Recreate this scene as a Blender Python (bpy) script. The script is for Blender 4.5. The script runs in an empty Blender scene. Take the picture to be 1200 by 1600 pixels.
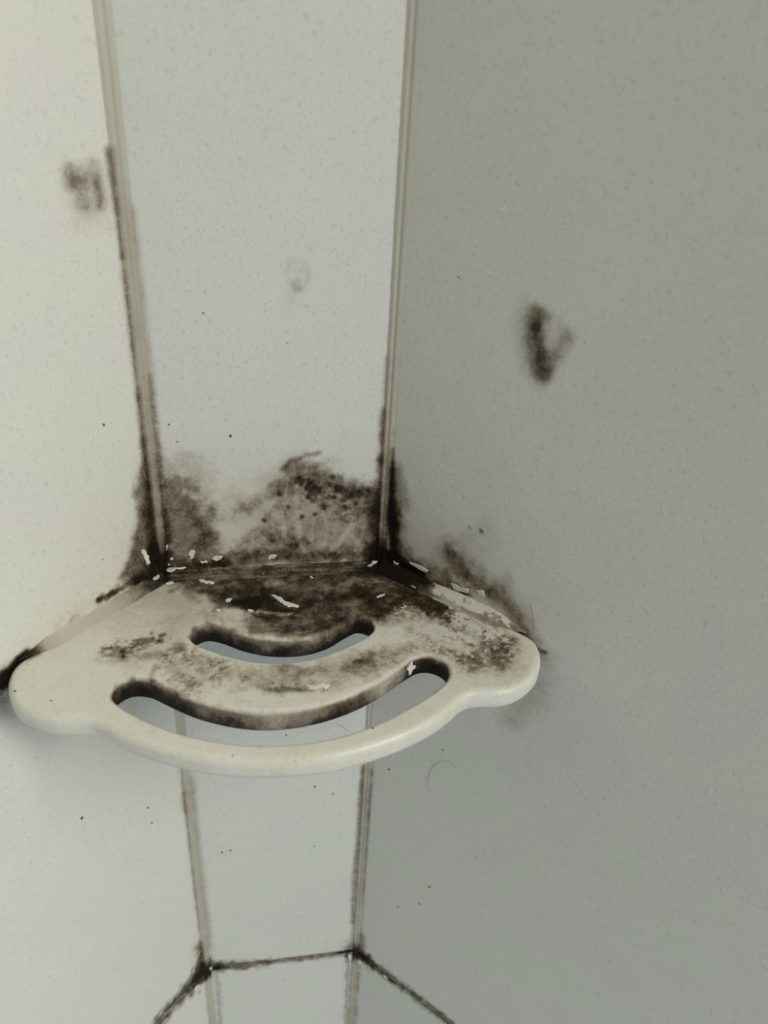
import bpy, bmesh, math, random
import numpy as np
from mathutils import Matrix, Vector, geometry

# ------------------------------------------------------------------ measured set-up
CAM_F = 1242.26
CAM_ROT = [[0.997986, -0.063433, -0.0], [0.032824, 0.516425, -0.855703], [0.05428, 0.85398, 0.517467]]
PANEL_W = 0.10988
SHELF_DROP = 0.23877
JOINT_DROP = 0.59345
CORNER_LEFT = (-0.10785, 0.32000)
PANEL_ANGLE = 0.194084

CAM_Z = 1.45
SHELF_Z = CAM_Z - SHELF_DROP          # top of the corner shelf
JOINT_Z = CAM_Z - JOINT_DROP          # horizontal grout joint below it
SC = bpy.context.scene
COL = SC.collection

# ------------------------------------------------------------------ camera
cam = bpy.data.cameras.new('camera')
cam_o = bpy.data.objects.new('camera', cam)
COL.objects.link(cam_o)
cam.sensor_fit = 'VERTICAL'
cam.sensor_height = 36.0
cam.lens = CAM_F / 1600 * 36.0
cam.clip_start = 0.01
M = Matrix(CAM_ROT).to_4x4()
M.translation = Vector((0, 0, CAM_Z))
cam_o.matrix_world = M
cam.dof.use_dof = True
cam.dof.focus_distance = 0.40
cam.dof.aperture_fstop = 9.0
SC.camera = cam_o

# ------------------------------------------------------------------ light
world = bpy.data.worlds.new('world')
SC.world = world
world.use_nodes = True
bg = world.node_tree.nodes['Background']
bg.inputs['Color'].default_value = (0.97, 1.0, 0.97, 1)
bg.inputs['Strength'].default_value = 0.125

def area(name, loc, target, size, power, color):
    l = bpy.data.lights.new(name, 'AREA')
    l.shape = 'RECTANGLE'; l.size, l.size_y = size
    l.energy = power; l.color = color
    o = bpy.data.objects.new(name, l)
    COL.objects.link(o)
    o.location = loc
    o.rotation_euler = (Vector(target) - Vector(loc)).to_track_quat('-Z', 'Y').to_euler()
    return o

area('window_light', (1.70, -0.80, 2.65), (0, 0.35, 1.2), (1.2, 1.2), 71, (1.0, 0.965, 0.875))
area('doorway_light', (0.45, -1.4, 0.35), (0, 0.35, 0.8), (1.0, 1.0), 6.8, (0.58, 0.80, 1.0))

SC.view_settings.view_transform = 'Standard'
SC.view_settings.look = 'None'
SC.view_settings.exposure = 0.0
SC.view_settings.gamma = 1.0
SC.view_settings.use_curve_mapping = False

# ------------------------------------------------------------------ surface frames (mm -> m)
ca, sa = math.cos(PANEL_ANGLE), math.sin(PANEL_ANGLE)
DM = np.array([ca, sa, 0.0])                              # along the middle panel, left to right
NM = np.array([sa, -ca, 0.0])                             # its normal, into the room
PLc = np.array([CORNER_LEFT[0], CORNER_LEFT[1], 0.0])
PRc = PLc + DM * PANEL_W
MID = PLc + DM * PANEL_W / 2
a1, a2 = PANEL_ANGLE + math.pi/4, PANEL_ANGLE - math.pi/4
DL = -np.array([math.cos(a1), math.sin(a1), 0.0])
NL = np.array([math.sin(a1), -math.cos(a1), 0.0])
DR = np.array([math.cos(a2), math.sin(a2), 0.0])
NR = np.array([math.sin(a2), -math.cos(a2), 0.0])
UP = np.array([0, 0, 1.0])
ZS = UP * SHELF_Z
FRAME = {'L': (PLc + ZS, DL, UP, NL), 'M': (MID + ZS, DM, UP, NM),
         'R': (PRc + ZS, DR, UP, NR), 'T': (MID + ZS, DM, NM, UP)}

def to_world(surf, u, v, h=0.0):
    """surface millimetres -> world metres, h = height off the surface"""
    o, a, b, n = FRAME[surf]
    u = np.asarray(u, float); v = np.asarray(v, float); h = np.asarray(h, float) + 0*u
    return o + (u[..., None]*a + v[..., None]*b + h[..., None]*n) * 1e-3

# ------------------------------------------------------------------ stains (mould, soap film, lime scale), in surface mm
STROKES = [
    ('L', 'm', 0.5, (2.65, 2.08), 0.2, 0, 6, 1, [(3.7, 195.4), (3.2, 183.1), (2.6, 169.1), (2.5, 156.9)]),
    ('L', 'm', 0.35, (2.57, 2.2), 0.2, 0, 6, 1, [(2.5, 156.9), (2.2, 136.4), (2.2, 114.4), (1.8, 96.8)]),
    ('L', 'm', 0.45, (3.82, 3.63), 0.3, 0, 6, 1, [(1.8, 96.8), (2.0, 75.2), (2.7, 52.4)]),
    ('L', 'm', 0.62, (5.0, 5.31), 0.5, 1, 6, 1, [(1.7, 75.1), (8.0, 54.6), (11.2, 35.4), (17.3, 20.5), (23.1, 13.3), (12.1, 1.9), (4.8, 0.5), (2.5, 38.4)]),
    ('L', 'm', 0.6, (5.18, 5.47), 0.3, 0, 6, 1, [(2.4, 45.4), (3.5, 24.4), (4.5, 6.1)]),
    ('L', 'm', 0.85, (5.95, 6.57), 0.4, 0, 6, 1, [(4.3, 17.4), (6.0, 3.1), (13.0, 3.9)]),
    ('L', 'm', 0.6, (2.76, 3.19), 0.8, 0, 3, 1, [(15.4, 6.4), (24.8, 6.8), (37.4, 6.7)]),
    ('L', 'm', 0.75, (1.34, 1.58), 0.9, 0, 2, 1, [(38.4, 7.3), (32.1, 6.6), (24.9, 6.1)]),
    ('L', 't', 0.5, (4.34, 5.33), 0.6, 0, 4, 1, [(39.2, 7.0), (49.4, 7.6), (59.4, 6.6)]),
    ('L', 'm', 0.35, (1.54, 1.91), 0.9, 0, 2, 1, [(49.1, 4.9), (52.5, 4.8), (54.1, 3.2)]),
    ('L', 'm', 1.1, (3.25, 4.44), 0.5, 0, 4, 1, [(76.2, -2.3), (80.2, -3.9), (84.3, -6.1), (87.9, -5.0)]),
    ('L', 'm', 0.8, (4.79, 6.65), 0.6, 0, 4, 1, [(83.7, -6.2), (88.9, -5.7)]),
    ('L', 'm', 0.35, (8.99, 12.75), 0.3, 0, 6, 1, [(88.3, -11.3), (91.2, -13.6)]),
    ('L', 'm', 0.34, (3.96, 3.18), 0.25, 0, 6, 1, [(21.4, 190.8), (21.3, 185.3)]),
    ('L', 'm', 0.22, (4.08, 3.26), 0.25, 0, 6, 1, [(16.2, 190.4), (17.7, 177.9)]),
    ('L', 'm', 0.3, (3.65, 2.87), 0.25, 0, 6, 1, [(10.8, 191.3), (10.6, 183.8), (9.9, 177.0)]),
    ('L', 'm', 0.2, (6.61, 5.3), 0.3, 1, 10, 1, [(21.9, 188.1), (10.5, 187.8), (9.6, 175.8), (15.5, 174.2), (20.0, 177.0)]),
    ('L', 't', 0.5, (4.49, 3.66), 0.4, 0, 6, 1, [(21.5, 171.6), (9.0, 169.9)]),
    ('L', 'm', 0.6, (5.7, 11.79), 0.7, 0, 4, 1, [(3.2, -352.0), (15.5, -352.3), (32.1, -352.1), (46.1, -355.0)]),
    ('L', 'm', 0.9, (8.84, 17.39), 0.8, 0, 4, 1, [(2.7, -346.1), (9.3, -351.4)]),
    ('L', 'm', 0.6, (6.06, 11.59), 0.6, 0, 4, 1, [(3.5, -320.6), (2.7, -346.1)]),
    ('L', 'm', 0.28, (2.48, 4.04), 0.6, 0, 6, 1, [(2.4, -160.1), (2.3, -196.0), (2.2, -241.5), (2.2, -299.0)]),
    ('L', 'm', 0.3, (4.11, 8.49), 0.5, 0, 6, 1, [(-0.0, -366.8), (1.6, -427.8)]),
    ('L', 'm', 0.22, (3.7, 5.43), 0.5, 0, 6, 1, [(2.0, -140.8), (3.5, -170.7)]),
    ('M', 'm', 0.3, (2.15, 2.09), 0.3, 0, 6, 1, [(-53.7, 191.8), (-53.3, 180.6), (-53.2, 164.0)]),
    ('M', 't', 0.5, (3.06, 3.19), 0.4, 0, 6, 1, [(-53.2, 164.0), (-52.8, 143.8), (-52.5, 102.2)]),
    ('M', 'm', 0.3, (2.23, 2.52), 0.4, 0, 6, 1, [(-52.3, 105.1), (-51.8, 77.6), (-51.6, 57.9)]),
    ('M', 'm', 0.55, (3.57, 4.31), 0.4, 0, 6, 1, [(-52.5, 54.6), (-52.3, 33.5), (-52.1, 11.3)]),
    ('M', 'm', 0.58, (7.24, 8.74), 0.9, 1, 9, 1, [(-52.4, 49.4), (-46.2, 54.3), (-38.0, 45.4), (-32.1, 36.2), (-28.2, 17.6), (-26.8, 4.0), (-54.6, 3.7)]),
    ('M', 'm', 0.25, (7.55, 8.81), 0.9, 0, 9, 1, [(-51.5, 59.6), (-39.6, 64.2), (-32.0, 46.9)]),
    ('M', 'm', 0.4, (6.27, 7.34), 1.0, 1, 8, 1, [(6.7, 57.7), (16.4, 62.5), (28.7, 57.0), (41.4, 47.7), (51.7, 45.5), (54.6, 3.2), (-22.0, 4.9), (-18.3, 17.0), (-7.1, 24.0), (0.9, 38.4)]),
    ('M', 'm', 0.3, (4.35, 4.98), 1.3, 0, 3, 1, [(4.1, 47.3), (13.4, 54.0), (24.1, 57.1), (35.2, 44.3), (49.4, 47.4)]),
    ('M', 'm', 0.45, (2.78, 3.19), 1.4, 0, 2.2, 1, [(13.4, 52.2), (19.6, 46.7)]),
    ('M', 'm', 0.5, (3.14, 3.61), 1.5, 0, 2.2, 1, [(22.7, 46.6), (36.8, 44.2)]),
    ('M', 'm', 0.45, (3.83, 4.43), 1.5, 0, 2.5, 1, [(19.6, 44.9), (35.6, 33.3), (50.1, 32.7)]),
    ('M', 'm', 0.4, (1.51, 1.7), 0.6, 0, 3, 1, [(4.3, 57.8), (8.8, 62.8), (16.4, 65.6), (22.4, 66.8)]),
    ('M', 'm', 0.3, (3.66, 4.3), 1.2, 0, 5, 1, [(-16.0, 35.5), (-6.7, 40.6), (1.1, 49.2)]),
    ('M', 'm', 0.2, (10.35, 12.13), 0.7, 0, 9, 1, [(-20.6, 35.7), (-8.3, 38.8), (7.3, 55.9)]),
    ('M', 'm', 0.55, (5.19, 6.31), 0.9, 0, 5, 1, [(-21.8, 8.8), (0.5, 9.8), (23.1, 8.6), (53.0, 6.9)]),
    ('M', 'm', 0.4, (4.45, 5.36), 1.2, 0, 4, 1, [(-2.5, 20.0), (13.4, 17.3)]),
    ('M', 'm', 0.6, (4.37, 5.46), 0.5, 0, 6, 1, [(-52.6, 5.5), (-37.7, 4.6), (-25.1, 5.0)]),
    ('M', 'c', 0.4, (2.47, 3.0), 1.4, 0, 4, 1, [(-25.5, 28.7), (-23.7, 21.1), (-24.6, 15.1)]),
    ('M', 'c', 0.4, (1.58, 1.87), 1.4, 0, 3, 1, [(10.3, 48.8), (11.8, 34.3), (12.7, 19.3), (15.0, 12.2)]),
    ('M', 'c', 0.4, (1.63, 1.94), 1.4, 0, 3, 1, [(29.7, 10.6), (34.4, 18.2), (39.0, 25.6)]),
    ('M', 'c', 0.4, (1.65, 1.97), 1.4, 0, 3, 1, [(37.6, 19.9), (44.4, 13.7), (42.9, 9.1)]),
    ('M', 'c', 0.4, (1.25, 1.49), 1.4, 0, 3, 1, [(0.9, 34.8), (5.4, 23.4)]),
    ('M', 'c', 0.4, (1.95, 2.36), 1.5, 0, 3, 1, [(10.1, 10.9), (19.8, 11.9), (32.9, 10.8)]),
    ('M', 'c', 0.4, (2.19, 2.7), 1.5, 0, 3, 1, [(-35.8, 10.7), (-26.4, 10.6), (-21.1, 11.0)]),
    ('M', 'c', 0.4, (1.83, 2.26), 1.7, 0, 2, 1, [(-47.4, 20.5), (-49.2, 16.8), (-44.7, 15.4)]),
    ('M', 'm', 0.4, (3.08, 3.36), 0.3, 0, 6, 1, [(52.5, 88.3), (52.7, 61.4)]),
    ('M', 'm', 0.65, (3.91, 4.51), 0.35, 0, 6, 1, [(52.7, 61.4), (52.7, 32.5), (53.2, 3.3)]),
    ('M', 'm', 0.5, (6.59, 7.71), 0.5, 0, 6, 1, [(50.7, 40.1), (49.7, 5.5)]),
    ('M', 'm', 0.8, (4.73, 5.66), 0.5, 0, 6, 1, [(52.3, 7.4), (49.9, 2.3)]),
    ('M', 'm', 0.1, (1.59, 1.58), 0.5, 0, 3, 1, [(7.5, 151.0), (9.4, 155.5), (12.8, 156.0), (16.0, 154.0), (17.1, 149.8), (15.5, 145.0), (11.7, 143.1)]),
    ('M', 'm', 0.22, (2.4, 2.41), 0.5, 0, 6, 1, [(10.9, 146.5), (11.7, 144.4)]),
    ('M', 't', 0.4, (4.8, 4.8), 0.5, 1, 6, 1, [(9.4, 153.6), (14.7, 152.4), (13.3, 144.4), (8.5, 136.2)]),
    ('M', 'm', 0.5, (3.17, 5.79), 0.8, 0, 4, 1, [(-53.3, -339.5), (-54.0, -351.8), (-44.9, -352.2)]),
    ('M', 'm', 0.55, (4.11, 7.55), 0.8, 0, 4, 1, [(-54.0, -351.8), (-28.9, -355.2)]),
    ('M', 'm', 0.35, (2.37, 4.27), 0.9, 0, 4, 1, [(-28.9, -354.3), (13.4, -356.6), (47.1, -356.7)]),
    ('M', 'm', 0.5, (4.4, 7.75), 0.8, 0, 4, 1, [(49.2, -347.0), (49.6, -361.5)]),
    ('M', 'm', 0.4, (3.06, 5.64), 0.9, 0, 4, 1, [(49.8, -365.9), (49.6, -392.4), (50.6, -459.5)]),
    ('M', 'm', 0.3, (2.83, 5.41), 0.8, 0, 5, 1, [(-48.8, -364.0), (-49.0, -394.7), (-49.5, -431.9)]),
    ('M', 'm', 0.3, (2.19, 3.44), 0.7, 0, 6, 1, [(51.5, -153.9), (51.4, -215.5), (49.7, -263.3), (50.6, -316.4)]),
    ('M', 'm', 0.15, (2.83, 4.64), 0.5, 0, 6, 1, [(-51.6, -151.5), (-53.0, -231.0), (-51.2, -326.2)]),
    ('R', 'm', 0.3, (2.09, 1.9), 0.3, 0, 6, 1, [(0.6, 136.6), (1.2, 101.3), (1.9, 72.3)]),
    ('R', 'm', 0.9, (3.0, 3.02), 0.45, 0, 4, 1, [(1.7, 68.9), (3.6, 48.5), (5.2, 27.0)]),
    ('R', 'm', 0.95, (5.0, 5.29), 0.5, 0, 5, 1, [(4.4, 37.9), (6.5, 19.9), (9.9, 5.6)]),
    ('R', 'm', 0.45, (8.27, 8.57), 0.7, 0, 6, 1, [(4.6, 56.0), (8.4, 35.8), (11.7, 14.3)]),
    ('R', 'm', 1.2, (7.71, 8.49), 0.5, 0, 5, 1, [(5.2, 4.3), (14.0, 4.3), (21.9, 4.4)]),
    ('R', 'm', 0.45, (6.52, 7.37), 0.6, 0, 5, 1, [(19.5, 10.0), (32.9, 10.2), (48.3, 5.8)]),
    ('R', 'm', 0.7, (4.34, 4.97), 0.5, 0, 5, 1, [(21.9, 4.4), (37.4, 3.3), (50.4, 2.9)]),
    ('R', 'm', 0.5, (5.12, 5.85), 1.0, 0, 5, 1, [(38.6, 26.1), (44.8, 19.5), (52.5, 15.5), (61.7, 12.3)]),
    ('R', 'm', 0.3, (10.85, 12.41), 0.8, 0, 8, 1, [(39.0, 22.6), (50.1, 20.1), (64.8, 15.7)]),
    ('R', 'm', 0.16, (9.25, 10.26), 0.8, 0, 8, 1, [(46.7, 33.3), (55.8, 42.6)]),
    ('R', 'm', 0.5, (0.99, 1.09), 0.3, 0, 6, 1, [(48.5, 43.4), (49.0, 42.9)]),
    ('R', 'm', 0.6, (1.3, 1.43), 0.3, 0, 6, 1, [(54.3, 44.1), (55.0, 43.7)]),
    ('R', 'm', 0.35, (4.48, 5.5), 0.7, 0, 5, 1, [(65.0, 13.9), (76.2, 8.0), (84.2, 0.6), (88.1, -7.1)]),
    ('R', 'm', 0.25, (7.59, 9.4), 0.7, 0, 7, 1, [(71.9, 13.5), (83.6, 4.2), (92.4, -8.7)]),
    ('R', 'm', 0.5, (1.57, 1.99), 0.6, 0, 4, 1, [(81.7, -0.7), (85.7, -4.5), (90.4, -6.6), (96.1, -6.6)]),
    ('R', 'm', 0.22, (9.71, 12.94), 0.6, 0, 9, 1, [(94.3, -9.6), (93.7, -36.7), (85.9, -54.8)]),
    ('R', 'm', 0.42, (5.94, 5.68), 0.25, 0, 7, 1, [(65.3, 147.1), (66.7, 138.5), (70.8, 127.6)]),
    ('R', 'm', 0.25, (7.12, 6.78), 0.25, 0, 7, 1, [(61.7, 145.0), (62.4, 137.4), (68.1, 126.9)]),
    ('R', 'm', 0.38, (4.51, 4.4), 0.25, 0, 7, 1, [(79.1, 142.5), (75.8, 134.0), (72.0, 123.9)]),
    ('R', 'm', 0.35, (3.78, 3.62), 0.2, 0, 7, 1, [(65.6, 143.4), (69.9, 131.4)]),
    ('R', 'm', 0.3, (2.92, 2.73), 0.3, 0, 5, 1, [(64.8, 149.8), (69.9, 148.4)]),
    ('R', 't', 0.7, (5.33, 5.1), 0.4, 1, 6, 1, [(60.0, 152.2), (73.8, 147.8), (78.2, 138.7), (70.3, 120.7)]),
    ('R', 'm', 0.5, (3.9, 7.04), 0.8, 0, 4, 1, [(2.3, -356.0), (14.3, -355.8), (33.0, -356.3)]),
    ('R', 'm', 0.45, (3.51, 6.79), 0.8, 0, 4, 1, [(33.0, -356.3), (60.0, -355.1), (84.9, -355.1)]),
    ('R', 'm', 0.9, (5.7, 10.1), 0.8, 0, 4, 1, [(3.3, -353.2), (11.2, -354.9)]),
    ('R', 'm', 0.4, (3.96, 6.88), 0.6, 0, 6, 1, [(4.2, -333.2), (5.4, -346.0)]),
    ('R', 'm', 0.4, (3.02, 5.65), 0.8, 0, 4, 1, [(2.9, -368.3), (2.9, -408.7), (2.5, -457.6)]),
    ('R', 'm', 0.9, (1.74, 2.51), 0.5, 0, 3, 1, [(1.2, -180.9), (1.2, -190.8), (1.0, -205.6)]),
    ('R', 'm', 0.3, (2.03, 3.01), 0.6, 0, 6, 1, [(2.6, -152.5), (2.5, -214.1), (2.3, -284.2)]),
    ('R', 'w', 0.15, (5.79, 6.27), 0.6, 0, 8, 1, [(53.2, 73.6), (52.7, 53.4), (53.7, 32.8)]),
    ('T', 'm', 0.72, (6.9, 11.03), 0.9, 1, 8, 1, [(-40.8, 8.0), (-9.5, 5.9), (22.7, 5.9), (55.3, 8.7), (73.3, 19.7), (89.0, 36.8), (80.7, 44.6), (63.8, 34.5), (50.0, 41.7), (37.6, 42.0), (24.9, 46.9), (6.9, 48.5), (-10.3, 38.9), (-19.1, 29.4), (-26.7, 21.2)]),
    ('T', 'm', 0.6, (4.52, 7.71), 0.6, 0, 8, 1, [(-52.8, 3.7), (-41.0, 3.1), (-9.4, 2.0), (23.0, 3.1), (55.9, 5.4), (70.8, 15.6)]),
    ('T', 'm', 0.6, (5.02, 8.19), 1.3, 0, 5, 1, [(-22.2, 16.5), (-0.7, 23.6), (14.5, 27.5), (40.3, 22.1), (49.0, 28.1)]),
    ('T', 'm', 0.8, (3.33, 5.43), 1.0, 0, 5, 1, [(-18.5, 23.5), (-11.6, 27.6), (-1.1, 31.0), (6.2, 36.6)]),
    ('T', 'm', 0.55, (2.69, 4.33), 1.0, 0, 4, 1, [(-11.7, 34.0), (-1.3, 36.9)]),
    ('T', 'm', 0.55, (3.43, 5.36), 0.6, 0, 6, 1, [(56.1, 4.2), (70.3, 17.8), (83.9, 31.2)]),
    ('T', 'm', 0.5, (3.65, 6.11), 1.0, 0, 5, 1, [(-32.9, 14.0), (-26.7, 26.2)]),
    ('T', 'm', 0.3, (4.12, 6.69), 1.4, 0, 4, 1, [(-33.9, 32.9), (-26.5, 35.9)]),
    ('T', 'm', 0.45, (2.66, 4.18), 1.0, 0, 5, 1, [(-25.1, 34.6), (-12.0, 46.6), (-1.9, 49.9), (18.6, 49.6), (31.7, 40.0)]),
    ('T', 'm', 0.45, (4.42, 6.81), 0.9, 0, 4, 1, [(47.1, 40.4), (43.2, 35.1)]),
    ('T', 't', 0.5, (12.0, 19.99), 0.5, 0, 6, 1, [(-31.6, 5.0), (-48.6, 31.5), (-69.0, 29.6)]),
    ('T', 'w', 0.7, (4.1, 6.57), 0.9, 0, 6, 1, [(-23.6, 36.2), (-17.8, 42.9)]),
    ('T', 'w', 0.5, (3.78, 5.67), 1.2, 0, 4, 1, [(48.2, 52.4), (54.3, 43.5), (59.8, 39.2)]),
    ('T', 'w', 0.45, (2.24, 3.8), 1.4, 0, 4, 1, [(-3.3, 10.2), (9.6, 7.0)]),
    ('T', 'w', 0.3, (2.6, 4.26), 1.6, 0, 4, 1, [(21.4, 20.4), (31.4, 16.0), (41.7, 11.4)]),
    ('T', 'w', 0.6, (1.2, 1.93), 1.0, 0, 3, 1, [(-13.8, 32.8), (-4.2, 34.2), (10.6, 38.0)]),
    ('T', 'm', 0.4, (8.61, 12.76), 1.4, 0, 3, 1, [(65.3, 26.9), (75.8, 38.2), (88.5, 51.6)]),
    ('T', 'm', 0.75, (3.28, 4.71), 1.6, 0, 2.5, 1, [(78.1, 49.2), (85.0, 46.4), (87.9, 51.5)]),
    ('T', 'm', 0.55, (2.85, 3.99), 1.9, 0, 2.2, 1, [(74.2, 59.5), (79.8, 61.4), (84.6, 64.2)]),
    ('T', 'm', 0.35, (5.7, 7.68), 1.6, 0, 3, 1, [(78.9, 77.5), (92.7, 70.3), (103.5, 64.7)]),
    ('T', 'm', 0.5, (5.15, 6.92), 1.2, 0, 4, 1, [(95.8, 59.3), (100.7, 68.9), (96.8, 77.2)]),
    ('T', 'm', 0.55, (2.45, 3.31), 1.6, 0, 2.5, 1, [(84.6, 78.1), (79.4, 75.5)]),
    ('T', 'm', 0.5, (2.62, 3.49), 1.8, 0, 2, 1, [(104.2, 62.4), (107.4, 67.3), (104.1, 72.8)]),
    ('T', 'm', 0.35, (2.75, 3.83), 1.9, 0, 2.2, 1, [(58.1, 64.7), (71.9, 69.5), (79.9, 73.4)]),
    ('T', 't', 0.9, (7.2, 10.22), 0.8, 0, 5, 1, [(65.5, 42.2), (87.2, 44.2), (105.2, 69.3)]),
    ('T', 'w', 0.9, (2.55, 3.62), 1.4, 0, 3, 1, [(70.5, 51.3), (77.7, 57.6), (88.6, 63.2)]),
    ('T', 'w', 0.9, (2.66, 3.77), 1.6, 0, 3, 1, [(83.7, 38.9), (91.5, 51.9), (102.5, 57.6)]),
    ('T', 'm', 0.28, (6.07, 8.83), 1.6, 0, 4, 1, [(-22.0, 77.3), (-11.3, 76.5), (7.8, 76.5), (27.3, 76.4), (45.1, 72.0)]),
    ('T', 't', 1.0, (7.21, 10.51), 1.0, 0, 6, 1, [(-30.2, 70.5), (-11.3, 76.5), (10.4, 78.7), (32.9, 77.0), (51.5, 68.4)]),
    ('T', 'm', 0.35, (2.77, 4.04), 1.4, 0, 4, 1, [(-0.1, 71.6), (7.8, 76.5), (16.3, 75.3)]),
    ('T', 'm', 0.35, (2.85, 4.07), 1.6, 0, 4, 1, [(27.3, 76.4), (37.7, 73.3)]),
    ('T', 'm', 0.4, (1.89, 2.67), 1.6, 0, 3, 1, [(-3.6, 86.2), (7.1, 86.2), (15.1, 87.4), (23.5, 85.2)]),
    ('T', 'w', 0.7, (1.63, 2.3), 1.5, 0, 2.5, 1, [(9.9, 85.7), (16.5, 87.2), (19.5, 84.8)]),
    ('T', 'm', 0.75, (2.5, 3.85), 1.5, 0, 2.2, 1, [(-75.9, 53.6), (-72.0, 52.7), (-67.5, 56.5)]),
    ('T', 'm', 0.7, (3.09, 4.84), 1.5, 0, 2.2, 1, [(-64.5, 51.7), (-57.3, 48.9), (-53.1, 49.4)]),
    ('T', 'm', 0.4, (3.04, 4.67), 1.2, 0, 4, 1, [(-71.3, 58.2), (-61.8, 59.2), (-52.5, 58.0), (-44.5, 54.6)]),
    ('T', 'm', 0.45, (3.74, 5.55), 1.9, 0, 2, 1, [(-49.2, 66.6), (-43.4, 73.2), (-37.9, 79.6)]),
    ('T', 'm', 0.35, (4.37, 6.61), 2.0, 0, 2, 1, [(-44.2, 58.8), (-33.0, 66.2), (-24.8, 71.1)]),
    ('T', 'm', 0.3, (2.09, 3.04), 1.8, 0, 2, 1, [(-41.5, 84.8), (-47.1, 78.6)]),
    ('T', 'm', 0.35, (1.33, 1.98), 0.8, 0, 3, 1, [(-55.0, 77.0), (-54.4, 68.1)]),
    ('T', 't', 0.7, (4.33, 6.53), 1.0, 0, 5, 1, [(-76.5, 59.8), (-52.2, 62.2), (-38.0, 75.7)]),
    ('T', 'm', 0.45, (1.67, 2.53), 0.8, 0, 3, 1, [(-106.5, 55.9), (-103.4, 52.9)]),
    ('T', 'm', 0.4, (1.23, 2.09), 1.2, 0, 3, 1, [(-51.2, 13.9), (-46.8, 10.6)]),
    ('T', 'm', 0.6, (1.44, 2.28), 0.5, 0, 3, 1, [(-40.0, 48.4), (-38.5, 43.2), (-32.9, 40.0), (-26.5, 42.5), (-16.4, 48.5)]),
    ('T', 'm', 0.6, (1.57, 2.29), 0.6, 0, 3, 1, [(-68.8, 83.8), (-68.1, 77.2), (-63.0, 73.9), (-53.7, 76.4), (-44.1, 84.6)]),
    ('T', 'm', 0.25, (1.79, 2.52), 0.9, 0, 3, 1, [(-44.1, 84.6), (-32.3, 92.4), (-19.5, 98.1), (-4.2, 100.8)]),
    ('T', 'm', 0.45, (2.14, 2.93), 0.8, 0, 3, 1, [(6.1, 100.8), (19.4, 97.9), (33.3, 93.9), (42.1, 89.9)]),
    ('T', 'm', 0.5, (1.48, 2.05), 0.6, 0, 3, 1, [(56.7, 79.4), (62.5, 75.0), (69.1, 75.3)]),
    ('T', 'm', 0.6, (1.85, 2.84), 0.5, 0, 3, 1, [(28.3, 43.5), (37.7, 41.0), (42.7, 44.8)]),
    ('M', 'm', 0.6, (1.42, 1.64), 0.5, 0, 2, 1, [(15.5, 47.9), (15.8, 47.6)]),
    ('M', 'm', 0.6, (1.25, 1.45), 0.5, 0, 2, 1, [(16.5, 42.9), (16.8, 42.5)]),
    ('M', 'm', 0.6, (1.43, 1.65), 0.5, 0, 2, 1, [(22.7, 45.5), (23.0, 45.1)]),
    ('M', 'm', 0.6, (1.43, 1.62), 0.5, 0, 2, 1, [(28.8, 53.5), (29.1, 53.1)]),
    ('M', 'm', 0.6, (1.8, 2.06), 0.5, 0, 2, 1, [(32.0, 48.0), (32.3, 47.7)]),
    ('M', 'm', 0.6, (2.19, 2.52), 0.5, 0, 2, 1, [(37.2, 42.4), (37.5, 42.0)]),
    ('M', 'm', 0.6, (1.45, 1.67), 0.5, 0, 2, 1, [(29.6, 42.0), (29.9, 41.6)]),
    ('M', 'm', 0.6, (1.82, 2.11), 0.5, 0, 2, 1, [(24.4, 37.5), (24.7, 37.1)]),
    ('M', 'm', 0.6, (1.83, 2.09), 0.5, 0, 2, 1, [(42.2, 44.0), (42.5, 43.7)]),
    ('M', 'm', 0.6, (1.43, 1.68), 0.5, 0, 2, 1, [(7.1, 37.5), (7.4, 37.1)]),
    ('M', 'm', 0.6, (1.45, 1.71), 0.5, 0, 2, 1, [(13.4, 32.0), (13.7, 31.7)]),
    ('M', 'm', 0.6, (1.27, 1.5), 0.5, 0, 2, 1, [(20.3, 32.8), (20.6, 32.5)]),
    ('M', 'm', 0.6, (1.84, 2.13), 0.5, 0, 2, 1, [(35.5, 36.3), (35.8, 35.9)]),
    ('M', 'm', 0.6, (1.84, 2.09), 0.5, 0, 2, 1, [(46.6, 45.3), (46.9, 44.9)]),
    ('M', 'm', 0.6, (1.76, 2.05), 0.5, 0, 2, 1, [(3.2, 45.5), (3.5, 45.2)]),
    ('M', 'm', 0.6, (1.25, 1.49), 0.5, 0, 2, 1, [(-4.5, 30.6), (-4.2, 30.2)]),
    ('M', 'm', 0.6, (1.43, 1.64), 0.5, 0, 2, 1, [(27.3, 49.3), (27.6, 48.9)]),
    ('M', 'm', 0.6, (1.47, 1.7), 0.5, 0, 2, 1, [(40.5, 38.3), (40.8, 37.9)]),
    ('M', 'c', 0.33, (0.93, 1.07), 1.5, 0, 2.5, 1, [(15.8, 57.4), (15.2, 45.1), (14.0, 34.2)]),
    ('M', 'c', 0.33, (0.95, 1.13), 1.5, 0, 2.5, 1, [(4.0, 34.7), (5.7, 21.5), (7.0, 15.7)]),
    ('M', 'c', 0.33, (0.97, 1.16), 1.5, 0, 2.5, 1, [(10.8, 21.3), (13.4, 13.4), (16.0, 10.6)]),
    ('M', 'c', 0.33, (0.97, 1.14), 1.5, 0, 2.5, 1, [(24.4, 33.8), (26.8, 22.4), (24.7, 14.8)]),
    ('M', 'c', 0.33, (0.98, 1.15), 1.5, 0, 2.5, 1, [(32.8, 14.3), (37.5, 23.8), (40.8, 31.2)]),
    ('M', 'c', 0.33, (0.99, 1.17), 1.5, 0, 2.5, 1, [(41.2, 10.0), (44.5, 19.6), (46.1, 27.2)]),
    ('M', 'c', 0.33, (0.94, 1.13), 1.5, 0, 2.5, 1, [(-0.8, 29.3), (1.3, 19.8)]),
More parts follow.
